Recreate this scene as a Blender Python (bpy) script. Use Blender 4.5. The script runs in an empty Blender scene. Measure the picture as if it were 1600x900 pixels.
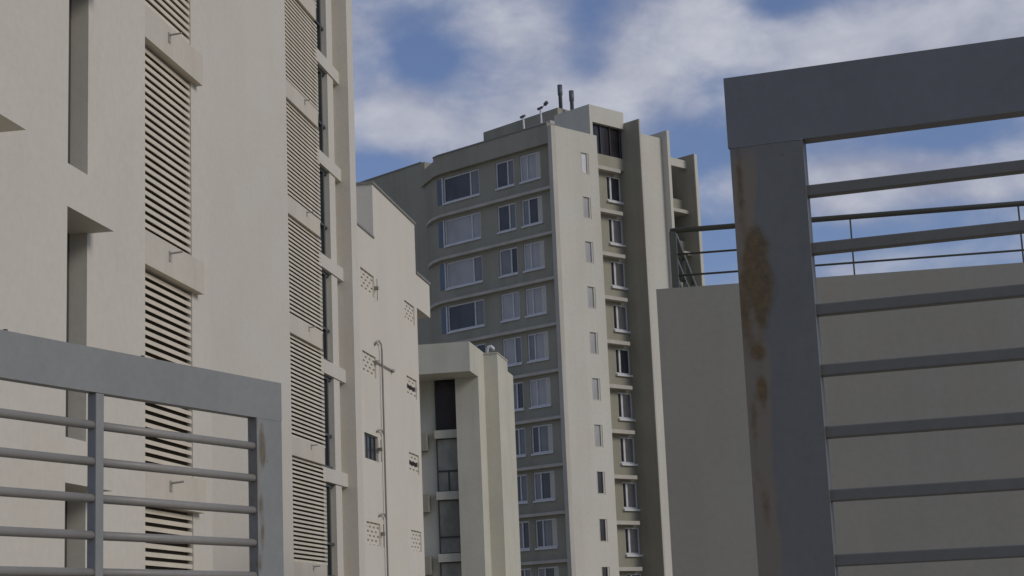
import bpy, math, random
from mathutils import Vector, Matrix, noise
random.seed(7)
S = bpy.context.scene
COL = S.collection

# ------------------------------------------------------------------ camera
FPX, CX, CY, CAMZ = 2740.0, 800.0, 450.0, 1.6
up = Vector((-580.0, 13900.0, FPX)).normalized()          # world up seen as (right, up, forward)
fw = (Vector((0, 0, 1)) - up * up.z).normalized()
rt = Vector((0.99913, 0.04169, 0.0))
rt = (rt - up * rt.dot(up) - fw * rt.dot(fw)).normalized()
cam = bpy.data.cameras.new("camera"); cam_o = bpy.data.objects.new("camera", cam); COL.objects.link(cam_o)
cam.sensor_width = 36.0; cam.lens = 36.0 * FPX / 1600.0
cam.clip_start = 0.05; cam.clip_end = 20000
# world axes rows -> columns are the camera's own axes expressed in world space
cr = Vector((rt.x, fw.x, up.x)); cu = Vector((rt.y, fw.y, up.y)); cf = Vector((rt.z, fw.z, up.z))
m = Matrix((( cr.x, cu.x, -cf.x, 0), (cr.y, cu.y, -cf.y, 0), (cr.z, cu.z, -cf.z, CAMZ), (0, 0, 0, 1)))
cam_o.matrix_world = m
S.camera = cam_o

# ------------------------------------------------------------------ light
SUN_AZ, SUN_EL = 117.0, 30.0                               # clockwise from +Y
wd = bpy.data.worlds.new("World"); S.world = wd; wd.use_nodes = True
nt = wd.node_tree; nt.nodes.clear()
def N(tree, t, **k):
    n = tree.nodes.new(t)
    for a, b in k.items(): setattr(n, a, b)
    return n
def ray(px, py):
    c = Vector((px - CX, -(py - CY), FPX))
    return Vector((c.dot(rt), c.dot(fw), c.dot(up)))
def L(a, b): nt.links.new(a, b)
out = N(nt, 'ShaderNodeOutputWorld'); bg = N(nt, 'ShaderNodeBackground'); bg.inputs[1].default_value = 0.1
L(bg.outputs[0], out.inputs[0])
sky = N(nt, 'ShaderNodeTexSky'); sky.sky_type = 'NISHITA'; sky.sun_disc = False
sky.sun_elevation = math.radians(SUN_EL); sky.sun_rotation = math.radians(SUN_AZ)
sky.air_density = 1.0; sky.dust_density = 0.3; sky.ozone_density = 2.0
tc = N(nt, 'ShaderNodeTexCoord')
def mth(op, a, b=None, c=None):
    n = N(nt, 'ShaderNodeMath', operation=op)
    for i, v in enumerate((a, b, c)):
        if v is None: continue
        if isinstance(v, (int, float)): n.inputs[i].default_value = v
        else: L(v, n.inputs[i])
    return n.outputs[0]
nrm = N(nt, 'ShaderNodeVectorMath', operation='NORMALIZE'); L(tc.outputs['Generated'], nrm.inputs[0])
D = nrm.outputs[0]
mp = N(nt, 'ShaderNodeMapping'); mp.inputs['Scale'].default_value = (1.0, 1.0, 1.7); L(D, mp.inputs[0])
def nz(scale, detail, rough, dist=0.0, off=0.0):
    n = N(nt, 'ShaderNodeTexNoise'); n.inputs['Scale'].default_value = scale; n.inputs['Detail'].default_value = detail
    n.inputs['Roughness'].default_value = rough; n.inputs['Distortion'].default_value = dist
    a = N(nt, 'ShaderNodeVectorMath', operation='ADD'); L(mp.outputs[0], a.inputs[0]); a.inputs[1].default_value = (off, off * .7, off * 1.3)
    L(a.outputs[0], n.inputs['Vector']); return n.outputs[0]
big = nz(7.0, 3, .5, .3, 3.1); fine = nz(26.0, 8, .58, .2, 1.7)
field = mth('ADD', mth('MULTIPLY_ADD', big, 1.1, -.10), mth('MULTIPLY_ADD', fine, .85, -.425))
# the cloud banks that stood in this part of the sky: direction, angular size, amount
for (px, py, sx, sy, w) in (
    (720, 200, 140, 60, .36), (820, 60, 60, 55, .25), (980, 150, 95, 45, .42), (1110, 40, 90, 55, .40), (1420, 60, 170, 75, .60),
    (1320, 290, 60, 50, .45), (1520, 290, 120, 40, .40), (600, 190, 70, 50, .25), (1160, 290, 40, 40, .18), (1450, 400, 200, 22, .22),
    (575, 70, 40, 70, .16),
    (655, 90, 46, 34, -.60), (585, 265, 75, 22, -.75), (925, 60, 30, 60, -.38), (1085, 225, 80, 50, -.62), (1120, 130, 60, 26, -.35),
    (1225, 5, 45, 20, -.50), (1440, 215, 120, 22, -.60), (1130, 390, 70, 40, -.35), (1340, 370, 90, 18, -.32), (640, 20, 60, 30, -.10),
    (1540, 320, 60, 14, -.2)):
    d = ray(px, py).normalized()
    r = Vector((d.y, -d.x, 0)).normalized(); u = r.cross(d)
    dr = N(nt, 'ShaderNodeVectorMath', operation='DOT_PRODUCT'); L(D, dr.inputs[0]); dr.inputs[1].default_value = r
    du = N(nt, 'ShaderNodeVectorMath', operation='DOT_PRODUCT'); L(D, du.inputs[0]); du.inputs[1].default_value = u
    df = N(nt, 'ShaderNodeVectorMath', operation='DOT_PRODUCT'); L(D, df.inputs[0]); df.inputs[1].default_value = d
    a = mth('DIVIDE', mth('SUBTRACT', dr.outputs['Value'], r.dot(d)), sx / FPX)
    b = mth('DIVIDE', mth('SUBTRACT', du.outputs['Value'], u.dot(d)), sy / FPX)
    q = mth('ADD', mth('MULTIPLY', a, a), mth('MULTIPLY', b, b))
    g = mth('EXPONENT', mth('MULTIPLY', q, -.6))
    g = mth('MULTIPLY', g, mth('GREATER_THAN', df.outputs['Value'], 0.0))
    field = mth('MULTIPLY_ADD', g, w, field)
mr = N(nt, 'ShaderNodeMapRange', interpolation_type='SMOOTHSTEP'); L(field, mr.inputs[0])
mr.inputs['From Min'].default_value = .12; mr.inputs['From Max'].default_value = .92
mr.inputs['To Min'].default_value = 0.11; mr.inputs['To Max'].default_value = 1.0
shade = nz(13.0, 5, .55, .2, 9.3)
ccol = N(nt, 'ShaderNodeValToRGB'); L(mth('ADD', shade, mth('MULTIPLY_ADD', field, .35, -.25)), ccol.inputs[0])
ccol.color_ramp.elements[0].position = .34; ccol.color_ramp.elements[0].color = (.30, .325, .43, 1)
ccol.color_ramp.elements[1].position = .72; ccol.color_ramp.elements[1].color = (.53, .55, .62, 1)
gain = N(nt, 'ShaderNodeMix', data_type='RGBA', blend_type='MULTIPLY'); gain.inputs[0].default_value = 1
L(ccol.outputs[0], gain.inputs[6]); gain.inputs[7].default_value = (10, 10, 10, 1)
gain.clamp_result = False
tint = N(nt, 'ShaderNodeMix', data_type='RGBA', blend_type='MULTIPLY'); tint.inputs[0].default_value = 1
L(sky.outputs[0], tint.inputs[6]); tint.inputs[7].default_value = (.70, .72, .90, 1)
mix = N(nt, 'ShaderNodeMix', data_type='RGBA'); L(mr.outputs[0], mix.inputs[0]); L(tint.outputs[2], mix.inputs[6]); L(gain.outputs[2], mix.inputs[7])
L(mix.outputs[2], bg.inputs[0])

sl = bpy.data.lights.new("sun", 'SUN'); sl.energy = 1.35; sl.angle = math.radians(22); sl.color = (1, .93, .82)
so = bpy.data.objects.new("sun", sl); COL.objects.link(so)
sa, se = math.radians(SUN_AZ), math.radians(SUN_EL)
sdir = Vector((math.sin(sa) * math.cos(se), math.cos(sa) * math.cos(se), math.sin(se)))
so.rotation_euler = sdir.to_track_quat('Z', 'Y').to_euler(); so.location = sdir * 60
S.view_settings.view_transform = 'Standard'; S.view_settings.look = 'None'
S.view_settings.exposure = 0.0; S.view_settings.gamma = 1.0

# ------------------------------------------------------------------ materials
def newmat(name):
    mt = bpy.data.materials.new(name); mt.use_nodes = True
    t = mt.node_tree; b = t.nodes['Principled BSDF']; return mt, t, b
def noise_node(t, vec, scale, detail=4, rough=.55, stretch=(1, 1, 1), loc=(0, 0, 0)):
    mpn = N(t, 'ShaderNodeMapping'); mpn.inputs['Scale'].default_value = stretch; mpn.inputs['Location'].default_value = loc
    t.links.new(vec, mpn.inputs[0])
    n = N(t, 'ShaderNodeTexNoise'); n.inputs['Scale'].default_value = scale; n.inputs['Detail'].default_value = detail
    n.inputs['Roughness'].default_value = rough; t.links.new(mpn.outputs[0], n.inputs['Vector']); return n.outputs[0]
def ramp(t, fac, p0, c0, p1, c1):
    r = N(t, 'ShaderNodeValToRGB'); t.links.new(fac, r.inputs[0])
    r.color_ramp.elements[0].position = p0; r.color_ramp.elements[0].color = c0
    r.color_ramp.elements[1].position = p1; r.color_ramp.elements[1].color = c1
    return r.outputs[0]
def mixc(t, fac, a, b, mode='MIX'):
    n = N(t, 'ShaderNodeMix', data_type='RGBA', blend_type=mode)
    for i, v in ((0, fac), (6, a), (7, b)):
        if isinstance(v, (int, float)): n.inputs[i].default_value = v
        elif isinstance(v, tuple): n.inputs[i].default_value = v
        else: t.links.new(v, n.inputs[i])
    return n.outputs[2]
def stucco(name, c, var=.10, streak=.12, scale=1.0, bump=.25, rough=.9, joints=None):
    mt, t, b = newmat(name); o = N(t, 'ShaderNodeTexCoord').outputs['Object']
    g = lambda k: (c[0] * k, c[1] * k, c[2] * k, 1)
    a = noise_node(t, o, .35 * scale, 5, .6)
    col = ramp(t, a, .3, g(1 - var), .7, g(1 + var * .6))
    st = noise_node(t, o, 1.3 * scale, 5, .65, (1, 1, .07))
    col = mixc(t, 1.0, col, ramp(t, st, .38, (1 - streak, 1 - streak, 1 - streak * 1.1, 1), .56, (1, 1, 1, 1)), 'MULTIPLY')
    sp = noise_node(t, o, 9 * scale, 6, .7)
    col = mixc(t, 1.0, col, ramp(t, sp, .3, (.95, .95, .95, 1), .7, (1.04, 1.04, 1.04, 1)), 'MULTIPLY')
    pk = noise_node(t, o, .8 * scale, 3, .5, (1, 1, 1), (5, 3, 8))
    col = mixc(t, 1.0, col, ramp(t, pk, .42, (1.0, 1.0, 1.0, 1), .66, (1.0, .985, .965, 1)), 'MULTIPLY')
    t.links.new(col, b.inputs['Base Color']); b.inputs['Roughness'].default_value = rough
    b.inputs['Specular IOR Level'].default_value = .25
    bn = N(t, 'ShaderNodeBump'); bn.inputs['Strength'].default_value = bump; bn.inputs['Distance'].default_value = .01
    t.links.new(noise_node(t, o, 28 * scale, 6, .7), bn.inputs['Height']); t.links.new(bn.outputs[0], b.inputs['Normal'])
    return mt
def paint(name, c, rough=.45, bump=.1, worn=None, blobs=(), rust=1.0):
    """worn = (x0, x1, z_top): strip where the coat has gone dull; blobs = rust patches (x, z, rx, rz, amount)"""
    mt, t, b = newmat(name); o = N(t, 'ShaderNodeTexCoord').outputs['Object']
    def mm(op, a_, b_=None, c_=None):
        n = N(t, 'ShaderNodeMath', operation=op)
        for i, v in enumerate((a_, b_, c_)):
            if v is None: continue
            if isinstance(v, (int, float)): n.inputs[i].default_value = v
            else: t.links.new(v, n.inputs[i])
        return n.outputs[0]
    def sm(v, a_, b_):
        n = N(t, 'ShaderNodeMapRange', interpolation_type='SMOOTHSTEP'); t.links.new(v, n.inputs[0])
        n.inputs[1].default_value = a_; n.inputs[2].default_value = b_; return n.outputs[0]
    g = lambda k: (c[0] * k, c[1] * k, c[2] * k, 1)
    col = ramp(t, noise_node(t, o, 2.2, 5, .6), .3, g(.90), .7, g(1.08))
    col = mixc(t, 1.0, col, ramp(t, noise_node(t, o, 30, 6, .7), .35, (.94, .94, .94, 1), .65, (1.04, 1.04, 1.04, 1)), 'MULTIPLY')
    if worn:
        sep = N(t, 'ShaderNodeSeparateXYZ'); t.links.new(o, sep.inputs[0]); X, Z = sep.outputs[0], sep.outputs[2]
        wob = mm('MULTIPLY_ADD', noise_node(t, o, 9, 5, .65, (1, 1, .35)), .075, -.0375)
        xx = mm('ADD', X, wob)
        strip = mm('MULTIPLY', sm(xx, worn[1] + .006, worn[1] - .006), sm(Z, worn[2] + .03, worn[2] - .03))
        strip = mm('MULTIPLY', strip, mm('MULTIPLY_ADD', noise_node(t, o, 14, 5, .7, (1, 1, .5), (4, 1, 2)), 1.1, .32))
        k = rust
        col = mixc(t, mm('MULTIPLY', strip, 1.0 * k), col, (.20, .165, .125, 1))
        tot = None
        for (bx, bz, rx, rz_, am) in blobs:
            dx = mm('DIVIDE', mm('SUBTRACT', X, bx), rx); dz = mm('DIVIDE', mm('SUBTRACT', Z, bz), rz_)
            e = mm('MULTIPLY', mm('EXPONENT', mm('MULTIPLY', mm('ADD', mm('MULTIPLY', dx, dx), mm('MULTIPLY', dz, dz)), -1.0)), am)
            tot = e if tot is None else mm('ADD', tot, e)
        nb = noise_node(t, o, 22, 7, .7, (1, 1, .7), (1.3, .2, 2.9))
        f = sm(mm('ADD', tot, mm('MULTIPLY_ADD', nb, 1.6, -.8)), .12, .85)
        rc = ramp(t, noise_node(t, o, 45, 6, .7), .3, (.07, .042, .017, 1), .7, (.16, .108, .036, 1))
        col = mixc(t, mm('MULTIPLY', f, .85 * k), col, rc)
        pit = sm(noise_node(t, o, 70, 3, .6, (1, 1, .8), (7, 2, 1)), .70, .76)
        col = mixc(t, mm('MULTIPLY', mm('MULTIPLY', pit, strip), .8), col, (.03, .028, .025, 1))
    t.links.new(col, b.inputs['Base Color']); b.inputs['Roughness'].default_value = rough
    b.inputs['Specular IOR Level'].default_value = .35
    bn = N(t, 'ShaderNodeBump'); bn.inputs['Strength'].default_value = bump; bn.inputs['Distance'].default_value = .004
    t.links.new(noise_node(t, o, 60, 5, .6), bn.inputs['Height']); t.links.new(bn.outputs[0], b.inputs['Normal'])
    return mt
def glass(name, c, rough=.08, var=.35):
    mt, t, b = newmat(name); o = N(t, 'ShaderNodeTexCoord').outputs['Object']
    g = lambda k: (c[0] * k, c[1] * k, c[2] * k, 1)
    col = ramp(t, noise_node(t, o, .9, 3, .5, (1, 1, .6)), .35, g(1 - var), .65, g(1 + var))
    t.links.new(col, b.inputs['Base Color']); b.inputs['Roughness'].default_value = rough
    b.inputs['Specular IOR Level'].default_value = .5
    return mt
M = dict(
    wall=stucco('pale_render', (.60, .565, .49), streak=.015, var=.04),
    wall2=stucco('cream_render', (.63, .59, .505), streak=.02, var=.04),
    ledge=stucco('ledge_render', (.585, .54, .455), streak=.08, var=.08),
    n_wall=stucco('stone_grey_render', (.55, .53, .44), streak=.06),
    shaft=stucco('white_render', (.56, .54, .47), scale=.5, streak=.06, var=.06),
    taupe=stucco('taupe_render', (.33, .315, .25), scale=.5, var=.10, streak=.12),
    slab=stucco('slab_render', (.50, .47, .41), scale=.8),
    grey=stucco('grey_render', (.285, .282, .258), var=.05, streak=.035, bump=.15),
    slat=paint('slat_paint', (.68, .61, .485), .6),
    shade=stucco('louvre_shade', (.075, .065, .052), bump=0),  # darkness of the unlit interior behind the slats, put into the colour
    dark=stucco('dark_void', (.03, .026, .022), bump=0),  # near-black colour stands in for shade inside openings
    coping=paint('dark_coping', (.22, .21, .18), .6),
    spout=paint('spout_paint', (.36, .34, .31), .5),
    pipe=paint('pipe_paint', (.34, .315, .285), .5),
    frame=paint('white_frame', (.62, .62, .62), .4),
    dframe=paint('dark_frame', (.06, .065, .06), .4),
    glass=glass('dark_glass', (.04, .043, .05), .15),
    gmid=glass('curtained_glass', (.17, .168, .17), .2, .2),
    glight=glass('blind_glass', (.36, .355, .35), .3, .10),
    tint=glass('tinted_glass', (.03, .026, .03), .15),
    ngl=glass('frosted_glass', (.29, .285, .24), .4),
    metal=paint('galvanised', (.10, .11, .12), .4),
    gate_rail=paint('gate_rail_paint', (.15, .145, .13), .5),
    gatel_rail=paint('gate_rail_paint_pale', (.27, .255, .23), .45),
    rail=paint('rail_paint', (.085, .09, .075), .5),
    ground=stucco('concrete_paving', (.36, .325, .255), bump=.3),
)

# ------------------------------------------------------------------ geometry helpers
class MB:
    def __init__(s): s.v = []; s.f = []
    def box(s, x0, x1, y0, y1, z0, z1):
        if x0 > x1: x0, x1 = x1, x0
        if y0 > y1: y0, y1 = y1, y0
        if z0 > z1: z0, z1 = z1, z0
        i = len(s.v)
        s.v += [(x0, y0, z0), (x1, y0, z0), (x1, y1, z0), (x0, y1, z0), (x0, y0, z1), (x1, y0, z1), (x1, y1, z1), (x0, y1, z1)]
        s.f += [(i, i+3, i+2, i+1), (i+4, i+5, i+6, i+7), (i, i+1, i+5, i+4), (i+1, i+2, i+6, i+5), (i+2, i+3, i+7, i+6), (i+3, i, i+4, i+7)]
        return s
    def prism(s, pts, z0, z1):          # pts: ccw footprint
        i = len(s.v); n = len(pts)
        s.v += [(x, y, z0) for x, y in pts] + [(x, y, z1) for x, y in pts]
        s.f += [tuple(i + k for k in reversed(range(n))), tuple(i + n + k for k in range(n))]
        s.f += [(i + k, i + (k+1) % n, i + n + (k+1) % n, i + n + k) for k in range(n)]
        return s
    def xprofile(s, pts, x0, x1):       # pts in (y, z)
        i = len(s.v); n = len(pts)
        s.v += [(x0, y, z) for y, z in pts] + [(x1, y, z) for y, z in pts]
        s.f += [tuple(i + k for k in range(n)), tuple(i + n + k for k in reversed(range(n)))]
        s.f += [(i + (k+1) % n, i + k, i + n + k, i + n + (k+1) % n) for k in range(n)]
        return s
    def tube(s, path, r, n=10):
        path = [Vector(p) for p in path]; rings = []
        for k, p in enumerate(path):
            a = path[max(k-1, 0)]; b = path[min(k+1, len(path)-1)]; d = (b - a).normalized()
            u = d.cross(Vector((0, 0, 1)));
            if u.length < .1: u = d.cross(Vector((0, 1, 0)))
            u.normalize(); w = d.cross(u); rr = r[k] if isinstance(r, (list, tuple)) else r
            i = len(s.v); rings.append(i)
            for j in range(n):
                t = 2 * math.pi * j / n; s.v.append(tuple(p + (u * math.cos(t) + w * math.sin(t)) * rr))
        for a, b in zip(rings, rings[1:]):
            for j in range(n): s.f.append((a + j, a + (j+1) % n, b + (j+1) % n, b + j))
        s.f.append(tuple(rings[0] + j for j in reversed(range(n)))); s.f.append(tuple(rings[-1] + j for j in range(n)))
        return s
    def mesh(s, name, mat, smooth=False):
        me = bpy.data.meshes.new(name); me.from_pydata(s.v, [], s.f); me.materials.append(mat)
        me.update()
        if smooth:
            for p in me.polygons: p.use_smooth = len(p.vertices) == 4
        return me
    def build(s, name, mat, parent=None, bevel=0, smooth=False, loc=None, kind=None):
        o = bpy.data.objects.new(name, s.mesh(name, mat, smooth)); COL.objects.link(o); o.parent = parent
        if loc: o.location = loc
        if bevel:
            b = o.modifiers.new('bevel', 'BEVEL'); b.width = bevel; b.segments = 2; b.limit_method = 'ANGLE'
        if kind: o['kind'] = kind
        return o
def inst(name, me, parent, loc=(0, 0, 0), scale=None, rz=0):
    o = bpy.data.objects.new(name, me); COL.objects.link(o); o.parent = parent; o.location = loc
    if scale: o.scale = scale
    if rz: o.rotation_euler = (0, 0, rz)
    return o
class Frame:
    """a building's own axes: X along its front, Y into the building, Z up"""
    def __init__(s, az, O):
        a = math.radians(az); s.X = Vector((math.sin(a), math.cos(a))); s.Y = Vector((-s.X.y, s.X.x)); s.O = Vector((O[0], O[1]))
        s.rz = math.atan2(s.X.y, s.X.x)
    def at(s, px, py, off=0.0):        # (x, z) where the sight line meets the wall plane y = off
        d = ray(px, py); d2 = Vector((d.x, d.y)); t = (s.O + s.Y * off).dot(s.Y) / d2.dot(s.Y)
        p = d2 * t; return (p - s.O).dot(s.X), d.z * t + CAMZ
    def aty(s, px, py, x0=0.0):        # (y, z) on the cross wall x = x0
        d = ray(px, py); d2 = Vector((d.x, d.y)); t = (s.O + s.X * x0).dot(s.X) / d2.dot(s.X)
        p = d2 * t; return (p - s.O).dot(s.Y), d.z * t + CAMZ
    def empty(s, name, label, cat, group=None, z=0):
        o = bpy.data.objects.new(name, None); COL.objects.link(o); o.location = (s.O.x, s.O.y, z); o.rotation_euler = (0, 0, s.rz)
        o.empty_display_size = .5
        o['label'] = label; o['category'] = cat
        if group: o['group'] = group
        return o

# ------------------------------------------------------------------ ground
g = MB().box(-3000, 3000, -3000, 3000, -.5, 0).build('ground', M['ground']); g['kind'] = 'structure'; g['label'] = 'pale concrete paving below the gates and buildings'

# ------------------------------------------------------------------ 1. louvred apartment block on the left
r9 = math.radians(9.5)
FA = Frame(9.5, (-7.4 * math.cos(r9), 7.4 * math.sin(r9)))
A = FA.empty('apartment_building', 'long pale apartment block with columns of slatted louvres, filling the left side', 'building')
H = 24.0; ST = 2.855
w = MB()
w.box(6, 16.6, 0, 8, 0, H)                     # first bay
w.box(17.8, 19.5, .3, 8, 0, H)                 # second bay
w.box(21.38, 22.1, .4, 8, 0, H)                # end of the near wing
w.box(16.6, 17.8, .62, 8, 0, H)                # back of the slot
w.box(19.5, 21.38, .95, 8, 0, H)
XL = FA.at(449.5, 300, 4.35)[0]; XR = FA.at(499.5, 350, 4.45)[0]
w.box(22.1, XL, 4.35, 8, 0, H)
XP0, XP1 = FA.at(515, 200, 5.35)[0], FA.at(523.5, 200, 5.35)[0]
XF = FA.at(533, 200, 5.1)[0]
w.build('wall', M['wall'], A)
MB().box(XL, XF, 6.6, 8, 0, H).build('wall', M['wall'], A)
# glazing in the slot and ledges that bridge it
lev = [3.27 + ST * k for k in range(-1, 7)]
slotl = MB().box(16.6, 17.83, 0, .60, 0, .46).mesh('ledge', M['wall'])
for z in lev:
    inst('ledge', slotl, A, (0, 0, z))
    inst('window', MB().box(16.62, 17.78, .50, .56, .46, ST).mesh('window', M['dframe']), A, (0, 0, z))
    # louvre panel
for z in (3.27 - .01, 3.27 + ST):
    MB().box(10, 13.95, -.79, -.003, z, z + .46).build('ledge', M['wall'], A)
PITCH = (ST - .42) / 24.0
def slat_mesh(x0, x1, y):
    return MB().xprofile([(y, 0), (y + .032, .010), (y + .032, .062), (y, .052)], x0, x1).mesh('slat', M['slat'])
def spout(x, y, z):
    MB().box(x - .03, x + .03, y - .012, y - .001, z - .10, z + .03).tube([(x, y - .01, z), (x, y - .17, z + .01)], .014, 8).build('drain_spout', M['spout'], A)
ledge1 = MB().box(19.5, 21.57, .3, .93, 0, .42).mesh('ledge', M['ledge'])
sl1 = slat_mesh(19.5, 21.37, .41)
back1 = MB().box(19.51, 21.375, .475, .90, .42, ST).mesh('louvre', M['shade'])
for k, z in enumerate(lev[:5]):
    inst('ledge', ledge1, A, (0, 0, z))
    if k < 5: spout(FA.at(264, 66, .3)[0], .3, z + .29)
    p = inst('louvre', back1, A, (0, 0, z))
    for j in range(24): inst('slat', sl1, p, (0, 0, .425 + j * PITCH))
ledge2 = MB().box(XL, FA.at(497, 190, 4.35)[0], 4.35, 4.95, 0, .44).mesh('ledge', M['ledge'])
sl2 = slat_mesh(XL, XR, 4.42)
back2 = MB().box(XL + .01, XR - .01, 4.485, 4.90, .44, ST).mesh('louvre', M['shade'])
lev2 = [5.83 + ST * k for k in range(-1, 5)]
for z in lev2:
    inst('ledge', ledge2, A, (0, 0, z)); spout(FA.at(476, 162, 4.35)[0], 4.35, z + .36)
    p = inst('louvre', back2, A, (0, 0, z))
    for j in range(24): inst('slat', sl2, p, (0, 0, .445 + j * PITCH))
inst('ledge', ledge2, A, (0, 0, 5.83 - 2 * ST))
# beams, pilaster, glazing and end fin of the far wing
YG = 5.25
X5 = FA.at(508, 300, YG)[0]; YP = FA.aty(515, 300, X5)[0]; XP1 = FA.at(524, 300, YP)[0]
XF = FA.at(526.3, 300, YG - .03)[0]; YF = FA.aty(547.5, 300, XF)[0]; YBm = FA.aty(533.5, 300, XF)[0]
XF2 = FA.at(556.5, 300, YF)[0]
MB().box(X5, XP1, YP, 6.5, 0, H).build('pilaster', M['wall'], A)
MB().box(XP1, XF, YG + .02, 6.5, 0, H).build('wall', M['wall'], A)
beam = MB().box(XR - .8, XF, YBm, YG + .4, -.0, .36).mesh('beam', M['wall'])
for k in range(-1, 6):
    z = 5.68 + ST * k
    inst('beam', beam, A, (0, 0, z))
    fr = MB()
    for q0, q1 in ((.361, .46), (1.25, 1.31), (2.76, 2.85)): fr.box(XR - .8, X5, YG - .05, YG + .02, q0, q1)
    xm = FA.at(503, 300, YG)[0]
    fr.box(xm - .05, xm + .05, YG - .055, YG + .015, .46, 2.76)
    f = inst('window', fr.mesh('window', M['dframe']), A, (0, 0, z))
    inst('pane', MB().box(XR - .8, X5 - .01, YG + .03, YG + .05, .362, 2.85).mesh('pane', M['ngl'] if k % 2 else M['gmid']), f)
MB().box(XF, XF2, YF, 9, 0, H).build('end_fin', M['wall'], A)

# ------------------------------------------------------------------ 2. cream block with perforated vents
FM = Frame(9.5, (-15.3 * math.cos(r9), 15.3 * math.sin(r9)))
B = FM.empty('apartment_building', 'narrow cream block with perforated vents, drainpipe and stepped roof beside the taupe tower', 'building')
holes = []
for k in range(6):
    if k == 2: holes.append((59.13, 60.93, 7.80, 8.70, 'win'))
    else: holes.append((59.06, 60.98, 13.80 - 2.99 * k, 14.58 - 2.99 * k, 'vent'))
    holes.append((65.80, 67.52, 13.83 - 2.985 * k, 14.60 - 2.985 * k, 'vent' if k not in (1, 2) else 'slot'))
def wall_with_holes(x0, x1, z0, z1, hs, y0, y1):
    mb = MB(); xs = sorted({x0, x1} | {h[0] for h in hs} | {h[1] for h in hs})
    for a, b in zip(xs, xs[1:]):
        cuts = sorted((h[2], h[3]) for h in hs if h[0] <= a + 1e-6 and h[1] >= b - 1e-6)
        z = z0
        for c0, c1 in cuts:
            if c0 > z: mb.box(a, b, y0, y1, z, c0)
            z = max(z, c1)
        mb.box(a, b, y0, y1, z, z1)
    return mb
hs = [(min(h[0], 59.06) if h[0] < 62 else 65.8, 60.98 if h[0] < 62 else 67.52, h[2], h[3]) for h in holes if h[2] > -.5]
wall_with_holes(50, 67.98, 0, 16.03, hs, 0, .3).build('wall', M['wall2'], B)
MB().box(61.1, 67.98, 0, 5.5, 16.03, 18.1).build('roof_block', M['wall2'], B)
MB().box(50, 67.98, .32, 9, 0, 16.0).build('wall', M['wall2'], B)
MB().box(67.98, 70.47, 0, 4, 14.66, 16.06).build('roof_box', M['wall2'], B)
MB().box(61.06, 68.02, -.05, 5.55, 18.1, 18.2).build('coping', M['coping'], B)
MB().box(68.02, 70.52, -.05, 4.05, 16.06, 16.16).build('coping', M['coping'], B)
MB().box(50, 61.1, -.04, .34, 16.03, 16.10).build('coping', M['coping'], B)
for (x0, x1, z0, z1, k) in holes:
    if z0 < -.5: continue
    if k == 'win':
        fr = MB().box(x0, x1, .08, .16, z0, z0 + .05).box(x0, x1, .08, .16, z1 - .06, z1).box(x0, x0 + .07, .08, .16, z0 + .05, z1 - .06).box(x1 - .07, x1, .08, .16, z0 + .05, z1 - .06)
        for q in (.34, .66): fr.box(x0 + (x1 - x0) * q - .04, x0 + (x1 - x0) * q + .04, .07, .15, z0 + .05, z1 - .06)
        f = fr.build('window', M['dframe'], B)
        MB().box(x0 + .07, x0 + .62, .11, .13, z0 + .05, z1 - .06).build('pane', M['gmid'], f)
        MB().box(x0 + .7, x1 - .07, .115, .135, z0 + .05, z1 - .06).build('pane', M['glass'], f)
    else:
        # perforated blocks: shallow lattice in front of a shaded back
        n = 7 if k == 'vent' else 6; nz_ = 5; la = MB()
        dx = (x1 - x0) / n; dz = (z1 - z0) / nz_
        for i in range(n):
            for j in range(nz_):
                ax, az_ = x0 + i * dx, z0 + j * dz
                if k == 'slot' and j == 2: continue
                tt = .30 * dz
                if (i + j) % 2:
                    la.xprofile([(.06, az_), (.119, az_), (.119, az_ + dz * .74), (.06, az_ + dz * .78)], ax, ax + dx)
                else:
                    la.xprofile([(.06, az_ + dz * .2), (.119, az_ + dz * .24), (.119, az_ + dz), (.06, az_ + dz)], ax, ax + dx)
        la.box(x0, x1, .12, .30, z0, z1)
        if k == 'slot': MB().box(x0, x1, .085, .118, z0 + dz * 2, z0 + dz * 3).build('slot_shade', M['dark'], B)  # solid bar; the open slot's shade is painted as its dark colour
        la.build('vent_block', M['wall2'], B, kind='stuff')
# pipes
px_ = FM.at(597, 560, -.1)[0]
MB().tube([(px_ - .75, -.02, 12.0), (px_ - .75, -.1, 12.12), (px_ - .45, -.1, 12.22), (px_ - .1, -.1, 12.15), (px_, -.1, 11.95), (px_, -.1, 0)], .035, 8).build('drainpipe', M['pipe'], B, smooth=True)
MB().tube([(60.9, -.06, 11.42), (63.3, -.06, 11.42)], .03, 8).tube([(63.3, 0, 11.42), (63.3, -.12, 11.42)], .07, 8).tube([(60.95, 0, 11.42), (60.95, -.12, 11.42)], .07, 8).build('branch_pipe', M['pipe'], B, smooth=True)
for z in (8.95, 5.95, 3.0):
    MB().tube([(px_ - .8, -.02, z - .1), (px_ - .75, -.1, z), (px_ - .3, -.1, z + .02), (px_, -.1, z - .12)], .03, 8).build('branch_pipe', M['pipe'], B, smooth=True)
for (a, z) in ((61.05, 14.1), (61.0, 8.2), (61.05, 5.2)):
    MB().box(a - .06, a + .08, -.14, 0, z, z + .12).tube([(a, -.1, z - .4), (a, -.1, z + .4)], .015, 6).build('vent_cap', M['coping'], B)

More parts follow.
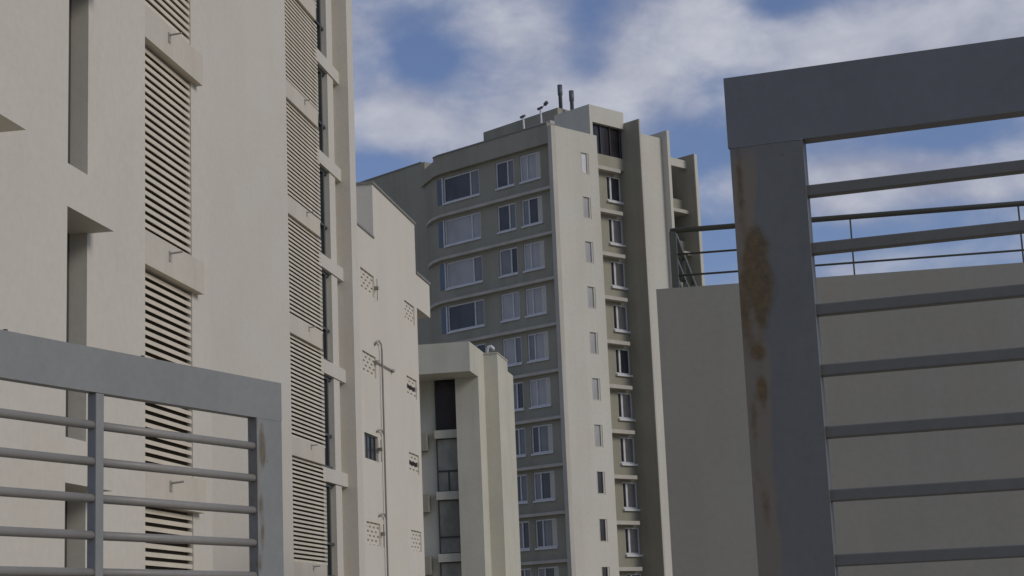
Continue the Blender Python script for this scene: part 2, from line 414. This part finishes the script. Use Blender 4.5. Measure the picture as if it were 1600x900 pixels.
# ------------------------------------------------------------------ 3. low block with stacked windows in front of the tower
FN = Frame(99.5, (-3.374, 81.93))
C_ = FN.empty('apartment_building', 'lower stone-grey block with boxed parapet and one stack of tall windows, before the tower', 'building')
wx0, wx1 = FN.at(678.5, 640, 2.35)[0], FN.at(715, 640, 2.35)[0]
pl0, pl1 = FN.at(714.5, 700, 1.9)[0], FN.at(748, 620, 1.9)[0]
pz = 13.8
Y2 = FN.aty(758.5, 640, pl1)[0]
q1 = FN.at(778.5, 600, Y2)[0]; Y3 = FN.aty(794, 600, q1)[0]
ztop2 = FN.at(777.5, 552, Y2)[1]; zN = 15.22
MB().box(-6.5, 1.26, 0, 1.9, pz, zN).build('parapet_box', M['n_wall'], C_)
MB().box(-6.5, pl1, 1.9, 12, pz, zN).box(pl0, pl1, 1.9, 12, 0, pz).build('wall', M['n_wall'], C_)
MB().box(-6.5, wx0, 2.6, 12, 0, pz).box(wx0, pl0, 2.9, 12, 0, pz).build('wall', M['n_wall'], C_)
MB().box(pl1, q1, Y2, Y3, 0, ztop2).build('wall', M['n_wall'], C_)
MB().box(pl1 - .0, q1 + .03, Y2 - .04, Y3, ztop2, ztop2 + .06).build('coping', M['slab'], C_)
sd = (2.35 + (0)) 
zs = [FN.at(697, y, 2.3)[1] for y in (592, 672, 684.5, 768, 780)]
base = zs[1]; 
stN = (FN.at(697, 672, 2.3)[1] - FN.at(697, 768, 2.3)[1])
hwin = stN - (FN.at(697, 672, 2.3)[1] - FN.at(697, 684.5, 2.3)[1])
for k in range(5):
    zb = base - stN * k
    if zb < 0: continue
    MB().box(wx0 - .01, pl0 + .02, 2.22, 2.85, zb - (stN - hwin), zb).build('floor_slab', M['n_wall'], C_)
    h = hwin if k else zs[0] - zs[1]
    a, b = wx0 + .01, pl0
    fr = MB().box(a, a + .05, 2.5, 2.58, zb, zb + h).box(b - .05, b, 2.5, 2.58, zb, zb + h).box(a + .05, b - .05, 2.5, 2.58, zb, zb + .05).box(a + .05, b - .05, 2.5, 2.58, zb + h - .05, zb + h)
    if k: fr.box(a + .05, b - .05, 2.49, 2.57, zb + (.95 if k == 1 else .75), zb + (1.03 if k == 1 else .83))
    if k == 1: fr.box((a + b) / 2 - .03, (a + b) / 2 + .03, 2.49, 2.57, zb + .05, zb + .95)
    f = fr.build('window', M['dframe'], C_)
    MB().box(a + .05, b - .05, 2.53, 2.55, zb + .05, zb + h - .05).build('pane', M['ngl'] if k else M['tint'], f)
    bx = FN.at(661, 690, 1.9)[0]
    MB().box(bx - 2.5, bx + .13, 2.1, 2.597, zb - .95, zb - .1).build('balcony', M['taupe'], C_)
MB().box(wx0, pl0, 2.3, 2.89, zs[0], pz).build('lintel', M['n_wall'], C_)
vx, vz = FN.at(762, 560, Y2 + .6)[0], ztop2
MB().tube([(vx, Y2 + .6, vz + .05), (vx, Y2 + .6, vz + .32), (vx + .06, Y2 + .6, vz + .44), (vx + .2, Y2 + .6, vz + .46), (vx + .3, Y2 + .6, vz + .36), (vx + .3, Y2 + .6, vz + .24)], .08, 10).build('vent_pipe', M['frame'], C_, smooth=True)

# ------------------------------------------------------------------ 4. the tower
FT = Frame(45.6, (2.8533, 105.9616))
T = FT.empty('apartment_tower', 'tall taupe apartment tower with white stair shaft, floor slabs and roof chimneys', 'tower')
SH = 2.886; Z0 = 28.86 + SH           # underside level of the top slab/parapet line
ZC = FT.at(895, 203, 0)[1]            # top of the white shaft
XC = FT.at(933, 230, 0)[0]
# white shaft with slot windows
sx0, sx1 = FT.at(907.5, 255, 0)[0], FT.at(920, 255, 0)[0]
sz1, sz0 = FT.at(913, 239, 0)[1], FT.at(914, 272, 0)[1]
sh = [(sx0, sx1, sz0 - 2.9 * k, sz1 - 2.9 * k) for k in range(11)]
wall_with_holes(.36, XC, 0, ZC, sh, 0, .25).build('stair_shaft', M['shaft'], T)
MB().box(0, .36, 0, .33, 0, ZC).build('corner_pier', M['slab'], T)
MB().box(.36, XC, .26, 6, 0, ZC).build('wall', M['shaft'], T)
slotw = MB().box(0, sx1 - sx0, .03, .10, 0, .08).box(0, .12, .03, .10, .08, sz1 - sz0).box(sx1 - sx0 - .14, sx1 - sx0, .03, .10, .08, sz1 - sz0).mesh('slot_window', M['slab'])
for k, (a, b, c, d) in enumerate(sh):
    f = inst('slot_window', slotw, T, (a, 0, c))
    gm = M['frame'] if k < 1 else (M['glight'] if k < 7 else M['tint'])
    MB().box(.12, b - a - .14, .10, .12, .08, d - c).build('pane', gm, f)
# curved taupe front: footprint of the wall face (x, y)
def facepath(off):
    return [(.33 + off, .33), (.08 + off, 5.0), (-.18 + off, 10.05), (.02 + off, 11.1), (.34 + off, 12.0), (.78 + off, 12.9)]
P = facepath(0)
def strip(mb, path, z0, z1, depth):
    pts = [(x, y) for x, y in path]; back = [(x + depth, y) for x, y in reversed(path)]
    mb.prism((pts + back)[::-1], z0, z1)
    return mb
wl = MB()
zp0 = FT.aty(858, 226, 0)[1]
zpar = FT.aty(858, 194, 0)[1]
zroofs = zp0
# wall with window openings is laid in strips between the openings
wz0, wz1 = .88, 2.60              # sill and head above the slab underside
wins = [(1.35, 3.10, 'p2'), (3.62, 5.22, 'p1'), (6.72, 10.02, 'wide')]
def xface(y):
    for (a, b) in zip(P, P[1:]):
        if a[1] <= y <= b[1]: t = (y - a[1]) / (b[1] - a[1]); return a[0] + (b[0] - a[0]) * t
    return P[-1][0] if y > P[-1][1] else P[0][0]
def seg(mb, y0, y1, z0, z1, o0=0.0, o1=1.2):
    ys = [y0] + [p[1] for p in P if y0 < p[1] < y1] + [y1]
    for a, b in zip(ys, ys[1:]):
        mb.prism([(xface(b) + o0, b), (xface(a) + o0, a), (xface(a) + o1, a), (xface(b) + o1, b)], z0, z1)
levels = [28.86 - SH * k for k in range(10)]
for z in levels:
    top = z + SH
    if top < .5: break
    z_ = max(z, 0)
    seg(wl, .33, 12.9, z_, z + wz0)
    seg(wl, .33, 12.9, z + wz1, top)
    ys = [.33] + [v for q in wins for v in q[:2]] + [12.9]
    for a, b in zip(ys[::2], ys[1::2]): seg(wl, a, b, z + wz0, z + wz1)
wl.build('wall', M['taupe'], T)
# plain wing to the left
yl = FT.aty(565, 270, .75)[0]
zl = FT.aty(620, 267, .75)[1]
MB().box(.78, 9, 12.9, yl + 8, 0, zl).build('wall', M['taupe'], T)
MB().box(.73, 1.0, 13.2, yl + 8, zl, zl + .08).build('coping', M['coping'], T)
# parapet band and slabs
pb = MB(); seg(pb, .33, 10.7, Z0 - .05, 32.95, -.35, 1.0); pb.build('parapet', M['taupe'], T)
pc = MB(); seg(pc, .33, 10.7, 32.95, 33.03, -.40, .9); pc.build('coping', M['coping'], T)
MB().prism([(.72, 13.3), (xface(10.7) - .35, 10.7), (1.2, 10.7), (1.2, 13.3)], Z0 - .05, 32.72).build('parapet', M['taupe'], T)
slm = MB()
ypts = [.34, 5.0, 10.05, 11.1, 12.0, 12.85]; proj_ = [.30, .33, .35, .33, .24, .02]
for i in range(len(ypts) - 1):
    a, b = ypts[i], ypts[i+1]; xa, xb = xface(a), xface(b)
    slm.prism([(xb - proj_[i+1], b), (xa - proj_[i], a), (xa - .002, a), (xb - .002, b)], -.09, .09)
slme = slm.mesh('floor_slab', M['slab'])
for z in levels: inst('floor_slab', slme, T, (0, 0, z))
# windows of the taupe front; each row: wide, left of the pair, right of the pair
rows = ['DDL', 'LDD', 'LML', 'DLL', 'MLL', 'LML', 'MDM', 'DDD', 'LMM', 'MDD']
GM = {'D': M['glass'], 'M': M['gmid'], 'L': M['glight']}
def ywin(y0, y1, div, nm):
    """window in a wall that runs along Y; built from the sill up, x = depth"""
    h = wz1 - wz0; t = .09; mb = MB(); wd_ = y1 - y0
    mb.box(0, .08, 0, wd_, 0, t).box(0, .08, 0, wd_, h - t, h).box(0, .08, 0, t, t, h - t).box(0, .08, wd_ - t, wd_, t, h - t)
    for d in div: mb.box(-.01, .07, wd_ * d - t / 2, wd_ * d + t / 2, t, h - t)
    return mb.mesh(nm, M['frame'])
shape = {}
for (y0, y1, nm) in wins:
    shape[nm] = ywin(y0, y1, {'p1': [.36], 'p2': [.66], 'wide': [.26, .80] if False else [.25]}[nm], 'window')
for r, z in enumerate(levels):
    for (y0, y1, nm) in wins:
        code = rows[r][{'wide': 0, 'p1': 1, 'p2': 2}[nm]]
        xa, xb = xface(y0), xface(y1); ang = math.atan2(xa - xb, y1 - y0)
        if nm == 'p1': zz = z - .0
        f = inst('window', shape[nm], T, (xa + .06, y0, z + wz0), rz=ang)
        h = wz1 - wz0; wd_ = y1 - y0
        sp = {'p1': .36, 'p2': .66, 'wide': .25}[nm] * wd_
        wide_m = GM[code]; nar_m = {'L': M['glight'], 'M': M['glass'], 'D': M['gmid']}[code] if (r + len(nm)) % 3 else M['gmid']
        first = (nm == 'p2')
        MB().box(.05, .06, .09, sp - .045, .09, h - .09).build('pane', wide_m if nm == 'p2' else nar_m, f)
        MB().box(.05, .06, sp + .045, wd_ - .09, .09, h - .09).build('pane', (nar_m if nm == 'p2' else wide_m), f)
        MB().box(-.14, .09, -.04, wd_ + .04, -.11, -.002).build('sill', M['frame'], f)
    # narrow return light that turns the corner beside the wide window
    xa, xb = xface(10.14), xface(10.75)
    MB().prism([(xb - .03, 10.75), (xa - .03, 10.14), (xa - .002, 10.14), (xb - .002, 10.75)], z + wz0, z + wz1).build('corner_window', GM['D'], T)
    MB().prism([(xface(10.13) - .05, 10.13), (xface(10.03) - .05, 10.03), (xface(10.03) - .002, 10.03), (xface(10.13) - .002, 10.13)], z + wz0 - .1, z + wz1 + .02).build('window_post', M['frame'], T)
# bay between the shaft and the tall fin
XFN = FT.at(1003, 300, 0)[0]
YB = FT.aty(976, 400, XFN)[0]              # wall of the bay
YS = YB - .55
bay_lv = [FT.at(957, 265, YS)[1] - SH * k for k in range(11)]
bw0, bw1 = FT.at(948.5, 300, YB)[0], FT.at(970, 300, YB)[0]
bz1, bz0 = FT.at(958, 276, YB)[1], FT.at(960, 315, YB)[1]
bh = [(bw0, bw1, bz0 - SH * k, bz1 - SH * k) for k in range(11) if bz0 - SH * k > 0]
XPN = FT.at(922, 165, YS - .1)[0]
MB_b = wall_with_holes(XC - 1, XFN, 0, bay_lv[0] + .9, bh, YB, YB + .3); MB_b.build('wall', M['taupe'], T)
bslab = MB().box(XC - .5, XFN - .55, YS, YB - .002, -.12, .12).mesh('floor_slab', M['slab'])
for k, z in enumerate(bay_lv):
    inst('floor_slab', bslab, T, (0, 0, z))
hb = bz1 - bz0; wb = bw1 - bw0
bwin = MB().box(0, wb, .06, .14, 0, .12).box(0, wb, .06, .14, hb - .08, hb).box(0, .08, .06, .14, .12, hb - .08).box(wb - .08, wb, .06, .14, .12, hb - .08).box(wb * .24, wb * .24 + .16, .04, .13, .12, hb - .08).mesh('window', M['frame'])
for k, (a, b, c, d) in enumerate(bh):
    f = inst('window', bwin, T, (a, YB, c))
    MB().box(.08, wb * .24, .10, .12, .12, hb - .08).build('pane', M['tint'], f)
    MB().box(wb * .24 + .16, wb - .08, .10, .12, .12, hb - .08).build('pane', M['glass'] if k in (0, 4) else M['gmid'], f)
    MB().box(-.08, wb + .08, -.16, .05, -.14, .0).build('sill', M['frame'], f)
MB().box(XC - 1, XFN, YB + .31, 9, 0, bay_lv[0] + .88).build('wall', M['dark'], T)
# tall fin, light wall, second fin
zf = FT.at(1003, 187.5, 0)[1]
XW = FT.at(1038, 300, .25)[0]
zw = FT.at(1020, 213, .25)[1]
XE0 = FT.at(1046.5, 300, 0)[0]
MB().box(XFN, XFN + .14, 0, 6, 0, zf).build('fin', M['taupe'], T)
MB().box(XFN + .02, XFN + .16, -.05, -.002, 0, zf).build('fin_edge', M['slab'], T)
MB().box(XFN + .14, XW, .25, 8, 0, zw).build('wall', M['shaft'], T)
MB().box(XW, XE0, -.25, 6, 0, zw + .45).build('fin', M['shaft'], T)
# balcony stack at the right end
XE1 = FT.at(1075, 300, .6)[0]; 
zb_top = FT.at(1062, 249, .6)[1]
MB().box(XE0, XE1, .6, 1.0, zb_top - .55, zb_top).box(XE0, XE1, 2.4, 8, 0, zb_top).build('wall', M['shaft'], T)
bal = MB().box(XE0, XE1, .6, 2.38, -.12, .12).mesh('balcony_slab', M['slab'])
par = MB().box(XE0, XE1, 1.1, 1.25, .12, .95).mesh('balcony_parapet', M['taupe'])
gl = MB().box(XE0, XE1, 2.32, 2.36, .12, SH - .12).mesh('pane', M['tint'])
z0b = FT.at(1068, 330, .6)[1]
for k in range(-1, 10):
    z = z0b - SH * k
    if k >= 0: inst('balcony_slab', bal, T, (0, 0, z))
    if k >= 0: inst('balcony_parapet', par, T, (0, 0, z)); inst('pane', gl, T, (0, 0, z))
MB().box(XE1, XE1 + .26, -.05, 7, 0, zb_top + .35).build('fin', M['taupe'], T)
MB().box(XE1 + .02, XE1 + .30, -.12, -.052, 0, zb_top + .35).build('fin_edge', M['shaft'], T)
XE2 = FT.at(1096, 390, 2.0)[0]
MB().box(XE1 + .28, XE2, 2.0, 7, 0, FT.at(1092, 333, 2.0)[1]).build('wall', M['shaft'], T)
# glazed penthouse above the bay
zt = FT.at(922, 163, YS)[1]; g0 = bay_lv[0] + .95; g1 = zt - 1.15
yp = FT.aty(865, 172, XPN)[0]
MB().box(XPN, XFN, YS, yp, g1, zt).box(XPN, XPN + .25, YS, yp, ZC, g1).box(XPN + .25, XFN, YS + .9, yp, ZC - 1, g1).build('penthouse', M['shaft'], T)
MB().box(XPN + .25, XFN, YS + .15, YB + .3, bay_lv[0] + .125, g0).build('wall', M['taupe'], T)
f = MB()
for q in (0, .30, .62, .95): 
    xx = XPN + .3 + (XFN - XPN - .45) * q; f.box(xx, xx + .06, YS + .2, YS + .28, g0 + .002, g1 - .002)
f = f.build('penthouse_window', M['dframe'], T)
MB().box(XPN + .27, XFN - .02, YS + .30, YS + .33, g0, g1).build('pane', M['tint'], f)
# roof plant room, chimneys and masts
xr = XPN + .4
ya, za = FT.aty(755, 201, xr); yb_, zb_ = FT.aty(860, 178, xr)
MB().box(xr, xr + 3.5, yp + .01, ya, 31, (za + zb_) / 2).build('plant_room', M['taupe'], T)
ya2 = FT.aty(740, 220, 1.0)[0]
MB().box(1.0, 1.4, 1.0, ya2, 31, FT.aty(800, 205, 1.0)[1] - .1).build('roof_kerb', M['slab'], T)
def roofpt(px, y_, x0): return FT.aty(px, y_, x0)
for (px0, top_, w_) in ((874.5, 133, .17), (892.5, 142, .17)):
    yy, zz = FT.aty(px0, top_, XPN + 1.2)
    MB().tube([(XPN + 1.2, yy, zt - .4), (XPN + 1.2, yy, zz - .75), (XPN + 1.2, yy, zz - .7), (XPN + 1.2, yy, zz)], [w_ * .78, w_ * .78, w_, w_], 12).build('chimney', M['metal'], T, smooth=True)
for (px0, top_, bot_) in ((820, 182, 205), (847, 169, 196)):
    yy, zz = FT.aty(px0, top_, 1.6)
    MB().tube([(1.6, yy, 31.5), (1.6, yy + .15, zz - .1), (1.6, yy + .15, zz)], [.09, .06, .05], 8).build('mast', M['frame'], T, smooth=True)
    mbx = MB().tube([(1.6, yy + .38, zz + .02), (1.6, yy, zz + .06)], .09, 8)
    if top_ == 169: mbx.tube([(1.6, yy + .1, zz), (1.6, yy - .3, zz + .18)], .03, 6).tube([(1.6, yy - .25, zz + .16), (1.6, yy - .48, zz + .3)], .12, 8)
    mbx.build('antenna', M['metal'], T)

# ------------------------------------------------------------------ 5. grey building on the right with its railing
FW = Frame(99.5, (2.49825, 29.8958))
W = FW.empty('low_building', 'plain dark grey rendered building behind the right-hand gate, railing along its flat roof', 'building')
MB().box(0, 14, 0, 10, 0, 7.36).build('wall', M['grey'], W)
Rr = FW.empty('roof_railing', 'dark metal railing with thin rails standing on the grey building roof', 'railing', z=7.36)
MB().tube([(.33, .25, 1.07), (14, .25, 1.07)], .048, 10).build('handrail', M['rail'], Rr, smooth=True)
MB().box(.28, .38, .25, 7, 1.02, 1.115).build('handrail', M['rail'], Rr, bevel=.01)
for z in (.64, .26):
    MB().tube([(.33, .25, z), (14, .25, z)], .019, 8).build('rail', M['rail'], Rr, smooth=True)
    MB().box(.31, .36, .25, 7, z - .035, z + .035).build('rail', M['rail'], Rr)
for x in (3.4, 6.22, 9.05, 11.9):
    MB().box(x - .014, x + .014, .236, .264, -.005, 1.06).build('post', M['rail'], Rr)
MB().box(.27, .39, .18, .30, -.005, 1.04).build('post', M['rail'], Rr, bevel=.008)
for y in (2.6, 5.0): MB().box(.30, .36, y - .03, y + .03, -.005, 1.03).build('post', M['rail'], Rr)

# ------------------------------------------------------------------ 6. the two gates
def frame_at(az, px, py, r):
    d = ray(px, py); h = math.hypot(d.x, d.y); return Frame(az, (d.x * r / h, d.y * r / h))
FG = frame_at(108.4, 1255, 500, 4.0)
G = FG.empty('metal_gate', 'large dark blue-grey gate with rust down its post, at the right edge', 'gate')
gx0 = FG.at(1133.5, 122, 0)[0]; gx1 = FG.at(1255.5, 225, 0)[0]; gx1b = FG.at(1300, 850, 0)[0]; gx0b = FG.at(1181, 850, 0)[0]
gz1 = FG.at(1134, 122, 0)[1]; gz0 = FG.at(1255, 217, 0)[1]; gz1r = FG.at(1600, 65, 0)[1]
print('gate', gx0, gx0b, gx1, gx1b, gz1, gz1r, gz0)
TH = .05
gp0, gp1 = (gx0 + gx0b) / 2, (gx1 + gx1b) / 2
def blob(fr, px, py, rx, rz_, am): x, z = fr.at(px, py, 0); return (x, z, rx, rz_, am)
M['gate_post'] = paint('gate_post_paint', (.148, .150, .140), .5, worn=(gp0, gp0 + .052, FG.at(1160, 240, 0)[1]), blobs=[
    blob(FG, 1180, 388, .026, .040, 1.35), blob(FG, 1184, 440, .036, .055, 1.45), blob(FG, 1189, 480, .014, .06, 1.0), blob(FG, 1156, 290, .011, .10, .8), blob(FG, 1160, 480, .010, .05, .6),
    blob(FG, 1190, 604, .014, .036, 1.2), blob(FG, 1186, 550, .016, .022, .8), blob(FG, 1170, 520, .014, .07, .6), blob(FG, 1178, 660, .010, .05, .4), blob(FG, 1197, 800, .012, .05, .5),
    blob(FG, 1180, 700, .012, .08, .35), blob(FG, 1222, 242, .010, .006, .5)])
M['gate'] = paint('gate_paint', (.155, .160, .164), .5)
MB().box(gp0, gp1, 0, TH, .08, gz0).build('post', M['gate_post'], G)
MB().box(gp0 - .004, gp1 + 1.9, 0, TH, gz0 + .0005, gz1).build('top_beam', M['gate'], G)
MB().box(gp1, gp1 + 1.9, .003, TH - .003, .08, .2).build('bottom_beam', M['gate'], G, bevel=.005)
MB().box(gp1 + 1.76, gp1 + 1.9, 0, TH, .2, gz0).build('post', M['gate'], G, bevel=.005)
rz = []
for y in (300, 390, 485.5, 580, 676.5, 775, 876):
    z = FG.at({300: 1263, 390: 1268, 485.5: 1275, 580: 1281, 676.5: 1289, 775: 1297, 876: 1307}[y], y, TH / 2)[1]; rz.append(z)
stp = (rz[0] - rz[-1]) / 6
print('rails', rz)
rme = MB().box(gp1 - .004, gp1 + 1.764, .011, .039, -.0135, .0135).mesh('rail', M['gate_rail'])
for k in range(13):
    z = rz[k] if k < 7 else rz[6] - stp * (k - 6)
    if z > .25:
        o = inst('rail', rme, G, (0, 0, z)); bv = o.modifiers.new('bevel', 'BEVEL'); bv.width = .003; bv.segments = 2
wb_ = random.Random(3)
def weld(parent, x0, x1, y, z, n, mat):
    pts = [(x0 + (x1 - x0) * i / n, y, z + wb_.uniform(-.0012, .0012)) for i in range(n + 1)]
    MB().tube(pts, [wb_.uniform(.0009, .0018) for _ in pts], 6).build('weld_bead', mat, parent, smooth=True)
weld(G, gp0 + .002, gp1, .0005, gz0, 26, M['gate'])
FL = frame_at(26.0, 200, 600, 5.0)
GL = FL.empty('metal_gate', 'light blue-grey gate of thin horizontal rails at the lower left', 'gate')
lx1 = FL.at(442, 603, 0)[0]; lx1b = FL.at(440, 880, 0)[0]; lx1 = (lx1 + lx1b) / 2
lx0 = FL.at(402.5, 780, 0)[0]
lz1 = (FL.at(442, 603, 0)[1] + FL.at(0, 510, 0)[1]) / 2
lz0 = (FL.at(395, 656, 0)[1] + FL.at(5, 585, 0)[1]) / 2
THL = abs(FL.aty(388.5, 780, lx0)[0])
mx0, mx1 = FL.at(150.5, 750, 0)[0], FL.at(163, 750, 0)[0]
print('lgate', lx0, lx1, lz1, FL.at(442, 603, 0)[1], FL.at(0, 510, 0)[1], lz0, FL.at(395, 656, 0)[1], FL.at(5, 585, 0)[1], THL, mx0, mx1, FL.aty(138.5, 750, mx0))
M['gatel_post'] = paint('gate_post_paint_pale', (.238, .242, .232), .5, worn=(lx0, lx0 + .004, lz0), rust=.8, blobs=[
    blob(FL, 409, 690, .016, .06, .95), blob(FL, 411, 712, .014, .03, .8), blob(FL, 408, 785, .016, .035, .95), blob(FL, 410, 835, .014, .05, .9), blob(FL, 406, 880, .01, .03, .7), blob(FL, 418, 721, .004, .004, .9)])
M['gatel'] = paint('gate_paint_pale', (.238, .242, .232), .5)
MB().box(lx0, lx1, 0, THL, .08, lz0).build('post', M['gatel_post'], GL)
MB().box(lx0 - 2.6, lx1 + .002, 0, THL, lz0 + .0005, lz1).build('top_beam', M['gatel'], GL)
MB().box(lx0 - 2.6, lx0, .003, THL - .003, .08, .2).build('bottom_beam', M['gatel'], GL, bevel=.004)
MB().box(mx0, mx1, .001, THL - .001, .2, lz0).build('mullion', M['gatel'], GL, bevel=.003)
MB().box(lx0 - 2.6, lx0 - 2.49, .0, THL, .2, lz0).build('post', M['gatel'], GL, bevel=.004)
for (bxp, byp) in ((14, 512), (228, 556)):
    bx_ = FL.at(bxp, byp, 0)[0]
    MB().tube([(bx_, .012, lz1 - .002), (bx_, .012, lz1 + .006)], .006, 8).build('bolt', M['dframe'], GL)
lr = [FL.at(200, y, THL / 2)[1] for y in (671.5, 728, 785, 841, 896)]
stp = (lr[0] - lr[-1]) / 4
print('lr', lr, mx0, lx0)
ra = MB().tube([(mx1 - .002, THL / 2, 0), (lx0 + .002, THL / 2, 0)], .0125, 12).mesh('rail', M['gatel_rail'], True)
rb = MB().tube([(lx0 - 2.5, THL / 2, 0), (mx0 + .002, THL / 2, 0)], .0125, 12).mesh('rail', M['gatel_rail'], True)
for k in range(14):
    z = lr[0] - stp * k
    if z > .24:
        inst('rail', ra, GL, (0, 0, z)); inst('rail', rb, GL, (0, 0, z))
weld(GL, lx0, lx1, .0005, lz0, 20, M['gatel'])
